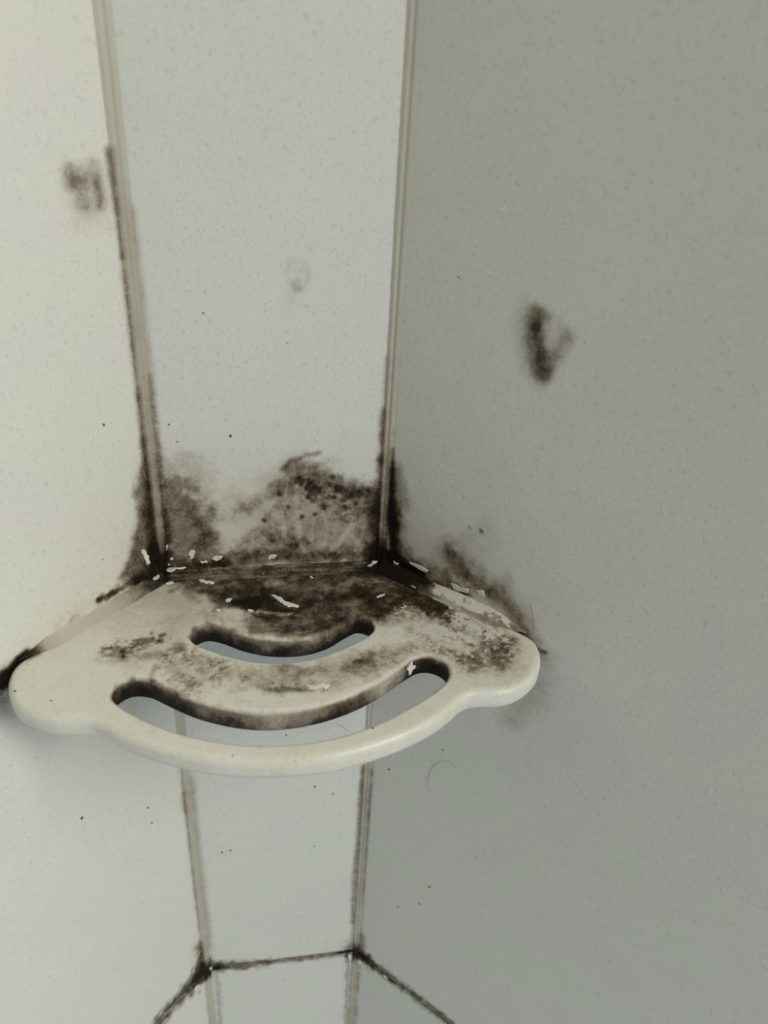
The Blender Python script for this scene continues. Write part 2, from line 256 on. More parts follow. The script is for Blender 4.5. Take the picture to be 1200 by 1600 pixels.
    ('M', 'c', 0.33, (0.96, 1.14), 1.5, 0, 2.5, 1, [(19.7, 30.3), (18.8, 17.0)]),
    ('M', 'c', 0.33, (0.96, 1.11), 1.5, 0, 2.5, 1, [(27.5, 39.2), (35.6, 33.3), (45.1, 36.6)]),
    ('M', 'c', 0.33, (0.94, 1.1), 1.5, 0, 2.5, 1, [(22.7, 43.0), (29.1, 37.3)]),
    ('M', 'c', 0.33, (0.92, 1.06), 1.5, 0, 2.5, 1, [(7.3, 54.2), (6.3, 43.6)]),
    ('M', 'm', 0.35, (5.02, 5.75), 1.0, 0, 4, 1, [(16.4, 52.1), (32.0, 46.2), (44.8, 42.1)]),
    ('M', 'm', 0.25, (6.1, 7.44), 0.8, 0, 6, 1, [(-38.6, 36.5), (-33.6, 21.6), (-40.4, 10.6)]),
    ('T', 't', 1.0, (8.32, 11.58), 0.8, 0, 4, 1, [(66.0, 39.7), (78.2, 55.3), (96.3, 68.4), (99.1, 79.6)]),
    ('T', 't', 0.9, (6.27, 9.03), 1.2, 0, 3, 1, [(-3.0, 73.3), (21.6, 77.9), (44.7, 74.1), (57.6, 66.8)]),
    ('T', 'w', 0.75, (7.7, 10.75), 2.2, 0, 1.7, 1, [(64.1, 49.3), (77.7, 57.6), (94.5, 63.8), (105.2, 69.3)]),
    ('T', 'w', 0.6, (6.06, 8.54), 2.4, 0, 1.7, 1, [(47.1, 59.2), (63.9, 65.3), (78.4, 79.6)]),
    ('T', 'm', 0.32, (6.98, 9.72), 2.4, 0, 1.5, 1, [(70.2, 49.8), (82.6, 62.6), (94.5, 74.8)]),
    ('T', 'm', 0.3, (5.87, 8.26), 2.4, 0, 1.5, 1, [(33.2, 75.0), (54.0, 70.8), (70.3, 76.7)]),
    ('T', 'm', 0.35, (4.84, 7.2), 2.4, 0, 1.4, 1, [(-41.3, 63.3), (-30.1, 72.6), (-37.9, 79.6)]),
    ('T', 'w', 0.6, (2.7, 4.04), 2.2, 0, 1.6, 1, [(-46.5, 66.9), (-38.2, 71.7)]),
    ('T', 'm', 0.4, (2.23, 3.46), 2.2, 0, 1.5, 1, [(-72.8, 56.8), (-65.1, 53.4), (-54.5, 49.2)]),
    ('L', 'm', 0.3, (3.28, 2.9), 0.15, 0, 6, 1, [(2.6, 149.4), (1.9, 111.5), (2.1, 72.0)]),
    ('M', 'm', 0.2, (2.37, 2.53), 0.15, 0, 6, 1, [(-51.9, 173.6), (-51.6, 138.6), (-50.9, 96.2), (-51.6, 57.9)]),
    ('L', 'm', 0.22, (3.01, 4.94), 0.2, 0, 8, 1, [(1.8, -143.8), (1.8, -196.5), (1.4, -263.4), (1.4, -331.5)]),
    ('M', 'm', 0.14, (2.88, 4.8), 0.2, 0, 8, 1, [(-51.4, -148.7), (-51.4, -218.1), (-50.7, -302.9), (-51.2, -342.5)]),
    ('M', 'm', 0.3, (2.21, 3.49), 0.25, 0, 8, 1, [(52.2, -151.1), (52.0, -209.1), (51.7, -271.0), (51.2, -349.1)]),
    ('R', 'm', 0.22, (2.59, 3.97), 0.25, 0, 8, 1, [(3.4, -149.0), (3.1, -207.0), (2.6, -269.1), (3.0, -346.8)]),
    ('M', 'm', 0.45, (3.68, 6.73), 0.9, 0, 4, 1, [(-49.4, -351.2), (-28.8, -353.5), (-10.2, -354.5)]),
    ('M', 'm', 0.3, (2.38, 4.27), 0.9, 0, 3, 1, [(-19.5, -354.0), (13.4, -355.7), (47.0, -355.8)]),
    ('R', 'm', 0.5, (3.64, 6.88), 0.9, 0, 3, 1, [(5.3, -357.0), (33.0, -356.3), (54.5, -355.6), (84.9, -355.1)]),
    ('L', 'm', 0.5, (3.64, 7.5), 0.9, 0, 3, 1, [(4.1, -348.2), (17.9, -352.1), (46.1, -355.0)]),
    ('M', 'm', 0.25, (2.12, 2.27), 0.25, 0, 6, 1, [(52.0, 113.2), (52.1, 85.0), (52.4, 61.5)]),
    ('R', 'm', 0.25, (2.31, 1.95), 0.25, 0, 6, 1, [(-1.1, 183.4), (-0.7, 144.7), (0.5, 101.1)]),
    ('M', 'm', 0.15, (1.97, 1.95), 0.25, 0, 6, 1, [(54.0, 183.5), (54.1, 130.8), (53.6, 100.9)]),
    ('L', 'm', 1.2, (2.97, 4.05), 0.4, 0, 4, 1, [(75.9, -0.4), (80.9, -1.3), (84.8, -4.3), (88.8, -6.5)]),
    ('R', 'm', 1.3, (5.42, 5.94), 0.3, 0, 5, 1, [(4.2, 7.1), (10.8, 4.4), (19.9, 5.0)]),
    ('M', 'm', 0.9, (2.69, 3.2), 0.3, 0, 6, 1, [(53.4, 13.3), (52.5, 4.5)]),
    ('T', 'm', 0.34, (6.58, 9.98), 1.0, 1, 5, 1, [(60.3, 18.5), (71.7, 27.5), (79.0, 38.4), (68.6, 42.4), (52.8, 43.4)]),
    ('T', 'm', 0.42, (5.78, 7.72), 1.1, 1, 4, 1, [(99.5, 57.4), (104.4, 67.0), (102.6, 77.8), (94.1, 81.2), (90.4, 67.9)]),
    ('T', 'm', 0.5, (2.76, 3.69), 1.4, 0, 2.5, 1, [(84.3, 73.8), (89.0, 78.5), (83.6, 82.2), (79.2, 78.8)]),
    ('T', 'm', 0.38, (3.1, 4.39), 1.8, 0, 2, 1, [(60.2, 53.6), (70.2, 63.7), (74.6, 70.7)]),
    ('T', 'm', 0.35, (2.65, 3.8), 1.8, 0, 2.2, 1, [(33.7, 70.9), (45.7, 67.8), (57.6, 66.8)]),
    ('T', 't', 0.8, (6.29, 8.36), 0.8, 0, 4, 1, [(94.5, 63.8), (102.6, 77.8), (83.0, 84.2)]),
    ('T', 'w', 0.8, (2.3, 3.22), 1.7, 0, 2.2, 1, [(81.0, 43.6), (90.3, 56.5), (103.5, 64.7)]),
    ('T', 'w', 0.8, (2.83, 3.98), 1.7, 0, 2.2, 1, [(66.2, 54.2), (76.6, 62.0), (83.9, 69.4)]),
    ('T', 'm', 0.18, (8.88, 14.62), 0.5, 0, 10, 1, [(-58.8, 13.2), (-43.0, 27.2), (-47.9, 43.2)]),
    ('T', 'm', 0.3, (2.69, 3.9), 1.6, 0, 3, 1, [(-16.7, 77.9), (-6.1, 82.9), (4.9, 80.1)]),
    ('T', 'm', 0.4, (1.33, 1.89), 1.2, 0, 3, 1, [(-8.9, 85.7), (1.8, 86.4), (12.3, 88.6)]),
]
FLAKES = [
    ('L', [(14.49, -354.63), (12.01, -354.13), (9.91, -358.1), (11.88, -359.4), (14.24, -358.4)]),
    ('M', [(-52.9, -347.86), (-50.96, -345.82), (-50.7, -349.21), (-52.19, -351.36)]),
    ('M', [(48.45, -354.44), (50.34, -353.17), (51.46, -357.67), (50.19, -363.37), (49.09, -359.69)]),
    ('R', [(3.12, -361.1), (5.39, -357.81), (7.31, -360.0), (5.75, -365.14)]),
    ('R', [(26.47, -353.47), (28.74, -352.65), (31.11, -353.41), (28.96, -355.81)]),
    ('M', [(-53.63, 7.5), (-52.04, 8.18), (-51.58, 6.22), (-53.15, 5.92)]),
    ('M', [(-31.19, 9.3), (-28.61, 10.7), (-25.51, 10.14), (-26.55, 8.26), (-29.4, 7.64)]),
    ('R', [(42.12, 7.92), (44.91, 9.25), (48.64, 8.7), (52.92, 9.21), (51.79, 6.72), (47.52, 5.82), (44.65, 5.22)]),
    ('R', [(56.29, 10.83), (58.91, 12.48), (60.76, 11.84), (61.1, 9.33), (58.68, 8.92)]),
    ('R', [(72.06, 3.61), (74.25, 2.8), (77.19, 1.6), (78.53, -0.43), (76.46, -0.34), (73.83, 1.02)]),
    ('L', [(83.5, -3.78), (82.13, -2.93), (80.75, -3.54), (81.27, -4.63), (82.32, -5.35), (83.63, -5.88)]),
    ('L', [(11.17, 21.34), (9.33, 20.77), (8.6, 17.43), (7.23, 15.96), (7.02, 11.33), (8.99, 11.25), (10.31, 16.09)]),
    ('T', [(-59.64, 6.35), (-58.53, 1.09), (-56.89, 2.31), (-56.65, 5.55), (-58.64, 7.49)]),
    ('T', [(-53.11, -1.17), (-51.96, -2.73), (-49.89, -4.78), (-48.85, -3.02), (-47.61, -3.47), (-44.48, -3.76), (-45.03, -2.14), (-43.06, -0.31), (-46.72, 1.56), (-48.63, 0.85), (-50.3, 3.96), (-52.85, 2.66)]),
    ('T', [(-53.76, 7.39), (-51.51, 4.39), (-49.62, 5.09), (-50.1, 7.18), (-52.5, 8.03)]),
    ('M', [(-42.18, 12.23), (-41.09, 14.46), (-39.53, 14.75), (-38.69, 13.56), (-39.49, 10.93), (-39.56, 9.77), (-41.47, 9.11), (-41.33, 11.03)]),
    ('M', [(-53.42, 17.02), (-51.48, 18.42), (-51.64, 16.55), (-52.37, 15.08), (-53.81, 12.5)]),
    ('M', [(-36.88, 8.07), (-35.04, 7.58), (-33.75, 8.28), (-33.22, 6.69), (-35.73, 6.45)]),
    ('M', [(-50.9, 10.8), (-49.64, 11.12), (-49.46, 9.57), (-50.72, 9.26)]),
    ('M', [(-3.42, 7.32), (-2.42, 9.23), (-0.48, 9.9), (1.11, 9.42), (0.44, 7.5), (-1.48, 8.0), (-2.46, 6.88)]),
    ('T', [(-38.14, 5.56), (-35.99, 4.67), (-34.06, 6.99), (-32.2, 6.62), (-29.99, 7.88), (-30.28, 8.93), (-34.01, 8.6), (-35.6, 7.39)]),
    ('T', [(-24.57, 23.42), (-23.37, 21.51), (-21.24, 22.21), (-22.15, 24.14), (-23.66, 24.5)]),
    ('T', [(-2.46, 20.32), (-1.22, 20.43), (0.25, 22.11), (2.06, 23.04), (3.17, 25.44), (4.59, 27.59), (6.71, 28.28), (8.19, 29.17), (10.54, 30.63), (9.22, 32.0), (6.86, 30.79), (5.31, 31.14), (2.73, 27.92), (1.0, 25.75), (-1.05, 23.53)]),
    ('T', [(-14.07, 31.32), (-12.86, 31.19), (-11.38, 32.06), (-11.7, 33.0), (-13.79, 32.81)]),
    ('M', [(47.22, 1.6), (49.79, 4.28), (52.78, 4.92), (52.5, 3.72), (50.2, 2.64), (48.96, 0.28)]),
    ('R', [(17.32, 9.97), (20.6, 10.47), (23.29, 10.71), (26.4, 10.36), (29.29, 10.13), (28.16, 8.04), (25.07, 8.18), (22.33, 8.5), (17.59, 9.11)]),
    ('T', [(17.07, 7.08), (18.35, 7.19), (19.23, 8.37), (17.9, 8.8)]),
    ('T', [(48.53, 26.99), (50.98, 25.65), (53.28, 25.33), (51.77, 26.76), (49.04, 27.81)]),
    ('T', [(67.21, 20.2), (69.16, 20.37), (70.56, 21.58), (68.52, 21.93)]),
    ('T', [(-29.29, 29.91), (-27.81, 29.56), (-26.6, 30.65), (-28.08, 31.48)]),
    ('R', [(7.88, 6.32), (9.13, 5.68), (11.1, 6.17), (10.42, 4.66), (8.38, 4.94)]),
    ('T', [(55.59, 3.05), (57.92, 3.25), (59.86, 5.7), (57.3, 4.91)]),
    ('T', [(9.43, 84.5), (11.49, 85.88), (14.2, 85.77), (16.23, 84.44), (18.89, 85.1), (19.28, 86.69), (17.44, 88.8), (16.51, 87.17), (13.8, 87.27), (11.36, 87.4)]),
    ('T', [(-106.97, 59.92), (-106.43, 58.77), (-105.46, 58.46), (-105.66, 60.05)]),
]
SPECKS = [
    ('M', -27.3, 133.6, 0.67),
    ('L', 22.1, 90.4, 0.98),
    ('M', -18.8, 76.5, 0.98),
    ('L', 67.3, -116.4, 1.42),
    ('M', -37.5, -221.8, 1.16),
    ('M', -32.1, -220.7, 1.17),
    ('M', 22.2, -166.9, 1.1),
    ('T', 34.1, 111.9, 0.75),
    ('R', 15.7, -144.2, 1.19),
    ('M', 33.6, -175.1, 0.81),
    ('R', 32.0, -268.4, 1.06),
    ('R', 53.2, -226.6, 1.19),
    ('R', 47.5, -249.8, 0.94),
    ('R', 49.9, -103.9, 0.71),
    ('L', 32.5, 27.1, 0.55),
    ('T', -93.2, 83.0, 0.53),
    ('T', -108.6, 75.9, 0.77),
    ('M', -4.8, 30.3, 0.88),
    ('M', 7.5, 120.5, 0.42),
    ('M', 22.3, -225.3, 0.88),
    ('M', -45.5, 82.8, 0.65),
    ('M', -42.6, 74.1, 0.55),
    ('L', 28.4, -147.1, 0.95),
    ('L', 27.4, -161.5, 0.98),
    ('T', -15.6, 77.2, 0.73),
    ('T', -4.2, 81.9, 0.66),
    ('T', -30.5, 67.7, 0.68),
    ('T', -26.7, 67.2, 0.75),
    ('T', -38.7, 59.0, 0.7),
    ('M', 4.7, -119.2, 0.68),
    ('R', 29.2, 155.2, 0.42),
    ('T', -21.2, 119.8, 0.44),
    ('T', 2.4, 125.3, 0.44),
]
HAIRS = [
    ('R', [(43.1, -139.7), (42.8, -131.7), (44.5, -122.4), (48.5, -114.7), (52.8, -110.6), (56.4, -109.6), (59.2, -111.8)]),
    ('R', [(84.6, 16.0), (86.4, 11.3), (88.0, 5.3), (88.9, 2.0)]),
    ('M', [(33.8, -113.0), (37.7, -116.1), (42.4, -120.4)]),
]


def vnoise(x, y, seed=0):
    xi = np.floor(x).astype(np.int64); yi = np.floor(y).astype(np.int64)
    fx = x - xi; fy = y - yi
    fx = fx*fx*(3-2*fx); fy = fy*fy*(3-2*fy)
    def h(a, b):
        n = (a*374761393 + b*668265263 + seed*974711) & 0xffffffff
        n = ((n ^ (n >> 13)) * 1274126177) & 0xffffffff
        n = n ^ (n >> 16)
        return (n & 0xffff) / 65535.0
    return (h(xi, yi)*(1-fx) + h(xi+1, yi)*fx)*(1-fy) + (h(xi, yi+1)*(1-fx) + h(xi+1, yi+1)*fx)*fy

def fbm(x, y, seed=0, octs=4):
    s = 0; a = .5; t = 0
    for k in range(octs):
        s = s + a*vnoise(x*2**k + 17.3*k, y*2**k + 9.1*k, seed + k); t += a; a *= .6
    return s/t

def seg_dist(px, py, pts, closed):
    d = np.full(px.shape, 1e9)
    n = len(pts)
    if n == 1:
        return np.hypot(px-pts[0][0], py-pts[0][1])
    for i in range(n if closed else n-1):
        ax, ay = pts[i]; bx, by = pts[(i+1) % n]
        ex, ey = bx-ax, by-ay
        t = np.clip(((px-ax)*ex + (py-ay)*ey)/(ex*ex+ey*ey+1e-9), 0, 1)
        d = np.minimum(d, np.hypot(px-ax-t*ex, py-ay-t*ey))
    return d

def inside(px, py, pts):
    r = np.zeros(px.shape, bool)
    n = len(pts)
    for i in range(n):
        x1, y1 = pts[i]; x2, y2 = pts[(i+1) % n]
        if y1 == y2: continue
        c = ((y1 > py) != (y2 > py)) & (px < (x2-x1)*(py-y1)/(y2-y1) + x1)
        r ^= c
    return r

def stains(surf, u, v):
    """per-vertex (mould, tan film, white scale) in 0..1"""
    out = {'m': np.zeros(u.shape), 'c': np.zeros(u.shape), 't': np.zeros(u.shape), 'w': np.zeros(u.shape)}
    for i, (s, ch, k, (ru, rv), nz, closed, ns, soft, pts) in enumerate(STROKES):
        if s != surf: continue
        P = np.array(pts)
        m = (u > P[:, 0].min()-3*ru) & (u < P[:, 0].max()+3*ru) & (v > P[:, 1].min()-3*rv) & (v < P[:, 1].max()+3*rv)
        if not m.any(): continue
        x, y = u[m]/ru, v[m]/rv
        q = [(a/ru, b/rv) for a, b in pts]
        d = seg_dist(x, y, q, closed)
        if closed:
            ins = inside(x, y, q)
            d = np.where(ins, -d, d)*1.0 + .3
        f = fbm(u[m]/ns, v[m]/ns, 31+i, 5)
        d = d + (f-.5)*nz*2.2
        a = np.clip((1.35-d)/1.35, 0, 1)
        a = a*a*(3-2*a)*k*(1 - .35*nz*fbm(u[m]/ns*1.9, v[m]/ns*1.9, 77+i, 3))
        a = np.clip(a, 0, 1)
        o = out[ch]
        o[m] = 1-(1-o[m])*(1-a)
    out['m'] *= (1-.75*out['w'])*(1-out['c'])
    return np.stack([out['m'], out['t'], out['w']], -1)

# ------------------------------------------------------------------ materials
def nd(nt, typ, **kw):
    n = nt.nodes.new(typ)
    for k, v in kw.items():
        if k in n.inputs: n.inputs[k].default_value = v
        else: setattr(n, k, v)
    return n

def mathn(nt, op, a, b=None, c=None, clamp=False):
    n = nt.nodes.new('ShaderNodeMath'); n.operation = op; n.use_clamp = clamp
    for i, x in enumerate((a, b, c)):
        if x is None: continue
        if isinstance(x, (int, float)): n.inputs[i].default_value = x
        else: nt.links.new(x, n.inputs[i])
    return n.outputs[0]

def mixc(nt, fac, a, b):
    n = nt.nodes.new('ShaderNodeMix'); n.data_type = 'RGBA'
    for s, x in ((n.inputs[0], fac), (n.inputs[6], a), (n.inputs[7], b)):
        if isinstance(x, (int, float, tuple)): s.default_value = x
        else: nt.links.new(x, s)
    return n.outputs[2]

def ramp(nt, fac, stops, interp='LINEAR'):
    n = nt.nodes.new('ShaderNodeValToRGB'); n.color_ramp.interpolation = interp
    cr = n.color_ramp
    while len(cr.elements) < len(stops): cr.elements.new(0.5)
    for e, (p, c) in zip(cr.elements, stops):
        e.position = p; e.color = c if len(c) == 4 else (*c, 1)
    nt.links.new(fac, n.inputs[0])
    return n.outputs[0]

def noise(nt, vec, scale, detail=3, rough=.55, dist=0):
    n = nd(nt, 'ShaderNodeTexNoise', Scale=scale, Detail=detail, Roughness=rough, Distortion=dist)
    nt.links.new(vec, n.inputs['Vector'])
    return n.outputs['Fac']

def grimy(name, base, alt, speck, speck_amt=.5, bump=.25, rough=.45, fine=900, tan=(.40, .335, .25), spec=.4, bump_scale=330):
    """clean surface + speckle + mould / film / scale driven by the 'stain' attribute"""
    m = bpy.data.materials.new(name); m.use_nodes = True
    nt = m.node_tree; nt.nodes.clear()
    out = nt.nodes.new('ShaderNodeOutputMaterial')
    bs = nt.nodes.new('ShaderNodeBsdfPrincipled')
    nt.links.new(bs.outputs[0], out.inputs[0])
    tc = nt.nodes.new('ShaderNodeNewGeometry'); V = tc.outputs['Position']
    at = nd(nt, 'ShaderNodeAttribute', attribute_name='stain')
    sep = nt.nodes.new('ShaderNodeSeparateColor'); nt.links.new(at.outputs['Color'], sep.inputs[0])
    mo, ta, wh = sep.outputs[0], sep.outputs[1], sep.outputs[2]
    # large faint colour clouds + small speckles of the printed surface
    cl = noise(nt, V, 28, 3, .5)
    c = mixc(nt, ramp(nt, cl, [(.38, (0, 0, 0)), (.62, (1, 1, 1))]), (*base, 1), (*alt, 1))
    sp = noise(nt, V, 800, 2, .6)
    sf = ramp(nt, sp, [(.58, (0, 0, 0)), (.74, (1, 1, 1))])
    sp2 = noise(nt, V, 400, 2, .55)
    sf2 = ramp(nt, sp2, [(.60, (0, 0, 0)), (.78, (1, 1, 1))])
    sfm = mathn(nt, 'MULTIPLY', mathn(nt, 'MAXIMUM', sf, sf2), speck_amt)
    c = mixc(nt, sfm, c, (*speck, 1))
    # tan film
    tn = noise(nt, V, 420, 4, .65)
    tf = mathn(nt, 'MULTIPLY', ta, mathn(nt, 'MULTIPLY_ADD', tn, 2.0, -.55, clamp=True), clamp=True)
    c = mixc(nt, tf, c, (*tan, 1))
    # mould
    n1 = noise(nt, V, fine, 5, .7)
    n2 = noise(nt, V, 190, 4, .6, .4)
    nn = mathn(nt, 'ADD', mathn(nt, 'MULTIPLY_ADD', n1, .9, -.45), mathn(nt, 'MULTIPLY_ADD', n2, 1.0, -.5))
    env = mathn(nt, 'MULTIPLY', mo, mathn(nt, 'SUBTRACT', 1.25, mo))       # noise acts where mould is partial
    mf = mathn(nt, 'MULTIPLY_ADD', nn, mathn(nt, 'MULTIPLY', env, 1.5), mo, clamp=True)
    mcol = ramp(nt, mf, [(0, (.33, .265, .195)), (.35, (.20, .152, .100)), (.62, (.075, .055, .035)), (.88, (.011, .009, .006))])
    ma = ramp(nt, mf, [(0, (0, 0, 0)), (.12, (.22, .22, .22)), (.42, (.82, .82, .82)), (.7, (1, 1, 1))])
    c = mixc(nt, ma, c, mcol)
    # lime scale crust
    wn = noise(nt, V, 560, 4, .7)
    wf = mathn(nt, 'MULTIPLY', wh, mathn(nt, 'ADD', mathn(nt, 'MULTIPLY_ADD', wn, 3.2, -1.5), wh), clamp=True)
    wf = ramp(nt, wf, [(.25, (0, 0, 0)), (.45, (1, 1, 1))])
    c = mixc(nt, wf, c, (.60, .585, .535, 1))
    nt.links.new(c, bs.inputs['Base Color'])
    nt.links.new(mathn(nt, 'MULTIPLY_ADD', mf, -spec*.85, spec), bs.inputs['Specular IOR Level'])
    rr = mathn(nt, 'MULTIPLY_ADD', mf, .15, rough)
    rr = mathn(nt, 'MULTIPLY_ADD', wf, .2, rr, clamp=True)
    nt.links.new(rr, bs.inputs['Roughness'])
    # relief
    b1 = noise(nt, V, bump_scale, 3, .55)
    b2 = mathn(nt, 'MULTIPLY', wf, .9)
    b3 = mathn(nt, 'MULTIPLY', mathn(nt, 'MULTIPLY', mf, n1), .5)
    hsum = mathn(nt, 'ADD', b1, mathn(nt, 'ADD', b2, b3))
    bp = nd(nt, 'ShaderNodeBump', Strength=bump, Distance=.0006)
    nt.links.new(hsum, bp.inputs['Height'])
    nt.links.new(bp.outputs[0], bs.inputs['Normal'])
    return m

def plain(name, col, rough=.5, var=.15, scale=500):
    m = bpy.data.materials.new(name); m.use_nodes = True
    nt = m.node_tree; bs = nt.nodes['Principled BSDF']
    g = nt.nodes.new('ShaderNodeNewGeometry')
    n = noise(nt, g.outputs['Position'], scale, 4, .6)
    c = mixc(nt, n, tuple(x*(1-var) for x in col)+(1,), tuple(min(1, x*(1+var)) for x in col)+(1,))
    nt.links.new(c, bs.inputs['Base Color'])
    bs.inputs['Roughness'].default_value = rough
    return m

M_PANEL = grimy('speckled_panel', (.655, .662, .592), (.657, .642, .598), (.43, .425, .41), .52, .30, .42, bump_scale=420)
M_SHELF = grimy('cream_ceramic', (.665, .65, .56), (.68, .67, .60), (.48, .46, .40), .5, .2, .38)
M_CAULK = grimy('aged_caulk', (.49, .475, .395), (.45, .43, .355), (.37, .35, .29), .3, .18, .38, spec=.5)
M_GROUT = grimy('mouldy_grout', (.34, .30, .25), (.26, .23, .19), (.12, .10, .08), .6, .8, .7)
M_FLAKE = plain('white_scale', (.70, .69, .64), .6, .12)
M_DIRT = plain('dark_dirt', (.075, .05, .035), .7, .4)
M_HAIR = plain('dark_hair', (.10, .085, .07), .4, .2)
M_BACK = plain('wall_backing', (.30, .26, .21), .8, .2)
M_FLOOR = plain('shower_tray_white', (.60, .61, .60), .35, .04, 60)

# ------------------------------------------------------------------ mesh helpers
def mesh_obj(name, verts, faces, mat, parent=None, stain=None, smooth=True):
    me = bpy.data.meshes.new(name)
    v = np.asarray(verts, float)
    org = v.mean(0) if parent is None else np.zeros(3)
    me.from_pydata((v - org).tolist(), [], [tuple(int(i) for i in f) for f in faces])
    me.materials.append(mat)
    if stain is not None:
        at = me.attributes.new('stain', 'FLOAT_COLOR', 'POINT')
        buf = np.ones((len(v), 4), np.float32); buf[:, :3] = stain
        at.data.foreach_set('color', buf.ravel())
    if smooth: me.shade_smooth()
    me.update()
    o = bpy.data.objects.new(name, me)
    COL.objects.link(o)
    o.location = org.tolist()
    if parent is not None:
        o.parent = parent
        o.matrix_parent_inverse = Matrix.Translation(-Vector(parent.location))
    return o

def grid_faces(nu, nv, off=0):
    i = np.arange(nu-1)[:, None]*nv + np.arange(nv-1)[None, :] + off
    i = i.ravel()
    return np.stack([i, i+nv, i+nv+1, i+1], -1)

def axis(lo, hi, coarse, dense, step):
    """graded coordinates: `step` inside the dense intervals, `coarse` elsewhere"""
    x = lo; r = [lo]
    while x < hi - 1e-6:
        s = coarse
        for a, b, st_ in dense:
            if a - coarse*.5 <= x < b: s = min(s, st_)
        x = min(hi, x + s); r.append(x)
    return np.array(r)

def fix_winding(v, f, want):
    a = v[f[0][1]] - v[f[0][0]]; b = v[f[0][2]] - v[f[0][0]]
    return f if np.cross(a, b) @ want > 0 else f[:, ::-1]

# ------------------------------------------------------------------ walls: a backing with two panels each
GAP = 3.2                                                # joint width, mm
JZ = (JOINT_Z - SHELF_Z)*1000                            # joint in surface mm
TOP = (2.15 - SHELF_Z)*1000
BOT = (0.02 - SHELF_Z)*1000
THICK = 6.0

def panel(surf, u0, u1, v0, v1, du, dv, parent):
    us = axis(u0, u1, 6, du, .8); vs = axis(v0, v1, 8, dv, .8)
    U, W = np.meshgrid(us, vs, indexing='ij')
    # eased arris at the border of the panel
    e = np.minimum(np.minimum(U-u0, u1-U), np.minimum(W-v0, v1-W))
    Hh = -0.6*np.clip(1-e/.8, 0, 1)**2
    vt = to_world(surf, U.ravel(), W.ravel(), Hh.ravel())
    f = grid_faces(len(us), len(vs))
    st_ = stains(surf, U.ravel(), W.ravel())
    f = fix_winding(vt, f, FRAME[surf][3])
    # returned edges
    ring = [i*len(vs) for i in range(len(us))] + [(len(us)-1)*len(vs)+j for j in range(1, len(vs))] + \
           [i*len(vs)+len(vs)-1 for i in range(len(us)-2, -1, -1)] + [j for j in range(len(vs)-2, 0, -1)]
    n0 = len(vt)
    back = vt[ring] - FRAME[surf][3]*THICK*.9e-3
    vt2 = np.vstack([vt, back]); st2 = np.vstack([st_, st_[ring]])
    m = len(ring)
    side = [(ring[k], ring[(k+1) % m], n0+(k+1) % m, n0+k) for k in range(m)]
    return mesh_obj('panel', vt2, list(map(tuple, f)) + side, M_PANEL, parent, st2, smooth=True)

def slab(name, surf, u0, u1, v0, v1, h0, h1, mat, parent=None):
    v = np.array([to_world(surf, np.array(u), np.array(w), h) for u in (u0, u1) for w in (v0, v1) for h in (h0, h1)])
    f = [(0, 1, 3, 2), (4, 6, 7, 5), (0, 4, 5, 1), (2, 3, 7, 6), (0, 2, 6, 4), (1, 5, 7, 3)]
    return mesh_obj(name, v, f, mat, parent, np.zeros((8, 3)), smooth=False)

HW = PANEL_W*500
WALLS = {
    'left':   ('L', .6, 900, [(0, 120, .8), (120, 260, 1.6)], ),
    'middle': ('M', -HW+.6, HW-.6, [(-HW, HW, .7)]),
    'right':  ('R', .6, 900, [(0, 130, .8), (130, 240, 1.6)]),
}
roots = {}
for side, (s, u0, u1, du) in WALLS.items():
    w0, w1 = (u0-1.5, u1) if s != 'M' else (u0-1.5, u1+1.5)
    r = slab('wall_'+side, s, w0, w1, BOT-15, TOP, -14, -THICK+.6, M_BACK)
    r['kind'] = 'structure'
    r['label'] = {'left': 'bright off-white speckled wall left of the corner shelf',
                  'middle': 'narrow off-white wall strip across the corner behind the shelf, heavily moulded above it',
                  'right': 'shaded grey-white speckled wall right of the corner shelf'}[side]
    roots[side] = r
    panel(s, u0, u1, JZ+GAP/2, TOP, du, [(-60, 110, .7), (110, 240, 1.5), (-110, -60, 1.5), (JZ, JZ+40, .9)], r)
    panel(s, u0, u1, BOT, JZ-GAP/2, du, [(JZ-60, JZ, .9)], r)
    # recessed, mould-eaten grout strip
    rng = random.Random(side)
    ua = axis(u0, u1, 3, [(-60, 140, .8)], .8)
    prof = [-.7, -.45, 0, .45, .7]
    vs_, st_ = [], []
    for i, uu in enumerate(ua):
        for k, p in enumerate(prof):
            n1 = float(fbm(np.array([uu*.5]), np.array([k*3.1]), 5)[0])
            h = -.35 + 1.1*(1-abs(p)*1.2)*n1*1.3 + rng.uniform(-.12, .18)
            vs_.append(to_world(s, np.array(uu), np.array(JZ + p*GAP*.78), h))
            n2 = float(fbm(np.array([uu*.16+3]), np.array([k*.5]), 9)[0])
            near = max(0, 1 - abs(abs(uu)-HW if s == 'M' else uu)/22)
            st_.append((min(1, .12 + .62*n2 + .7*near), .5, .8*(rng.random() < .14)*(1-.6*near)))
    vs_ = np.array(vs_); f = fix_winding(vs_, grid_faces(len(ua), len(prof)), FRAME[s][3])
    mesh_obj('grout_line', vs_, f, M_GROUT, r, np.array(st_))

fl_v = [(x, y, z) for x in (-1.2, 1.2) for y in (-1.4, 1.0) for z in (-.05, 0)]
fo = mesh_obj('floor', fl_v, [(0, 1, 3, 2), (4, 6, 7, 5), (0, 4, 5, 1), (2, 3, 7, 6), (0, 2, 6, 4), (1, 5, 7, 3)], M_FLOOR, smooth=False)
fo['kind'] = 'structure'; fo['label'] = 'white shower floor far below the corner shelf'

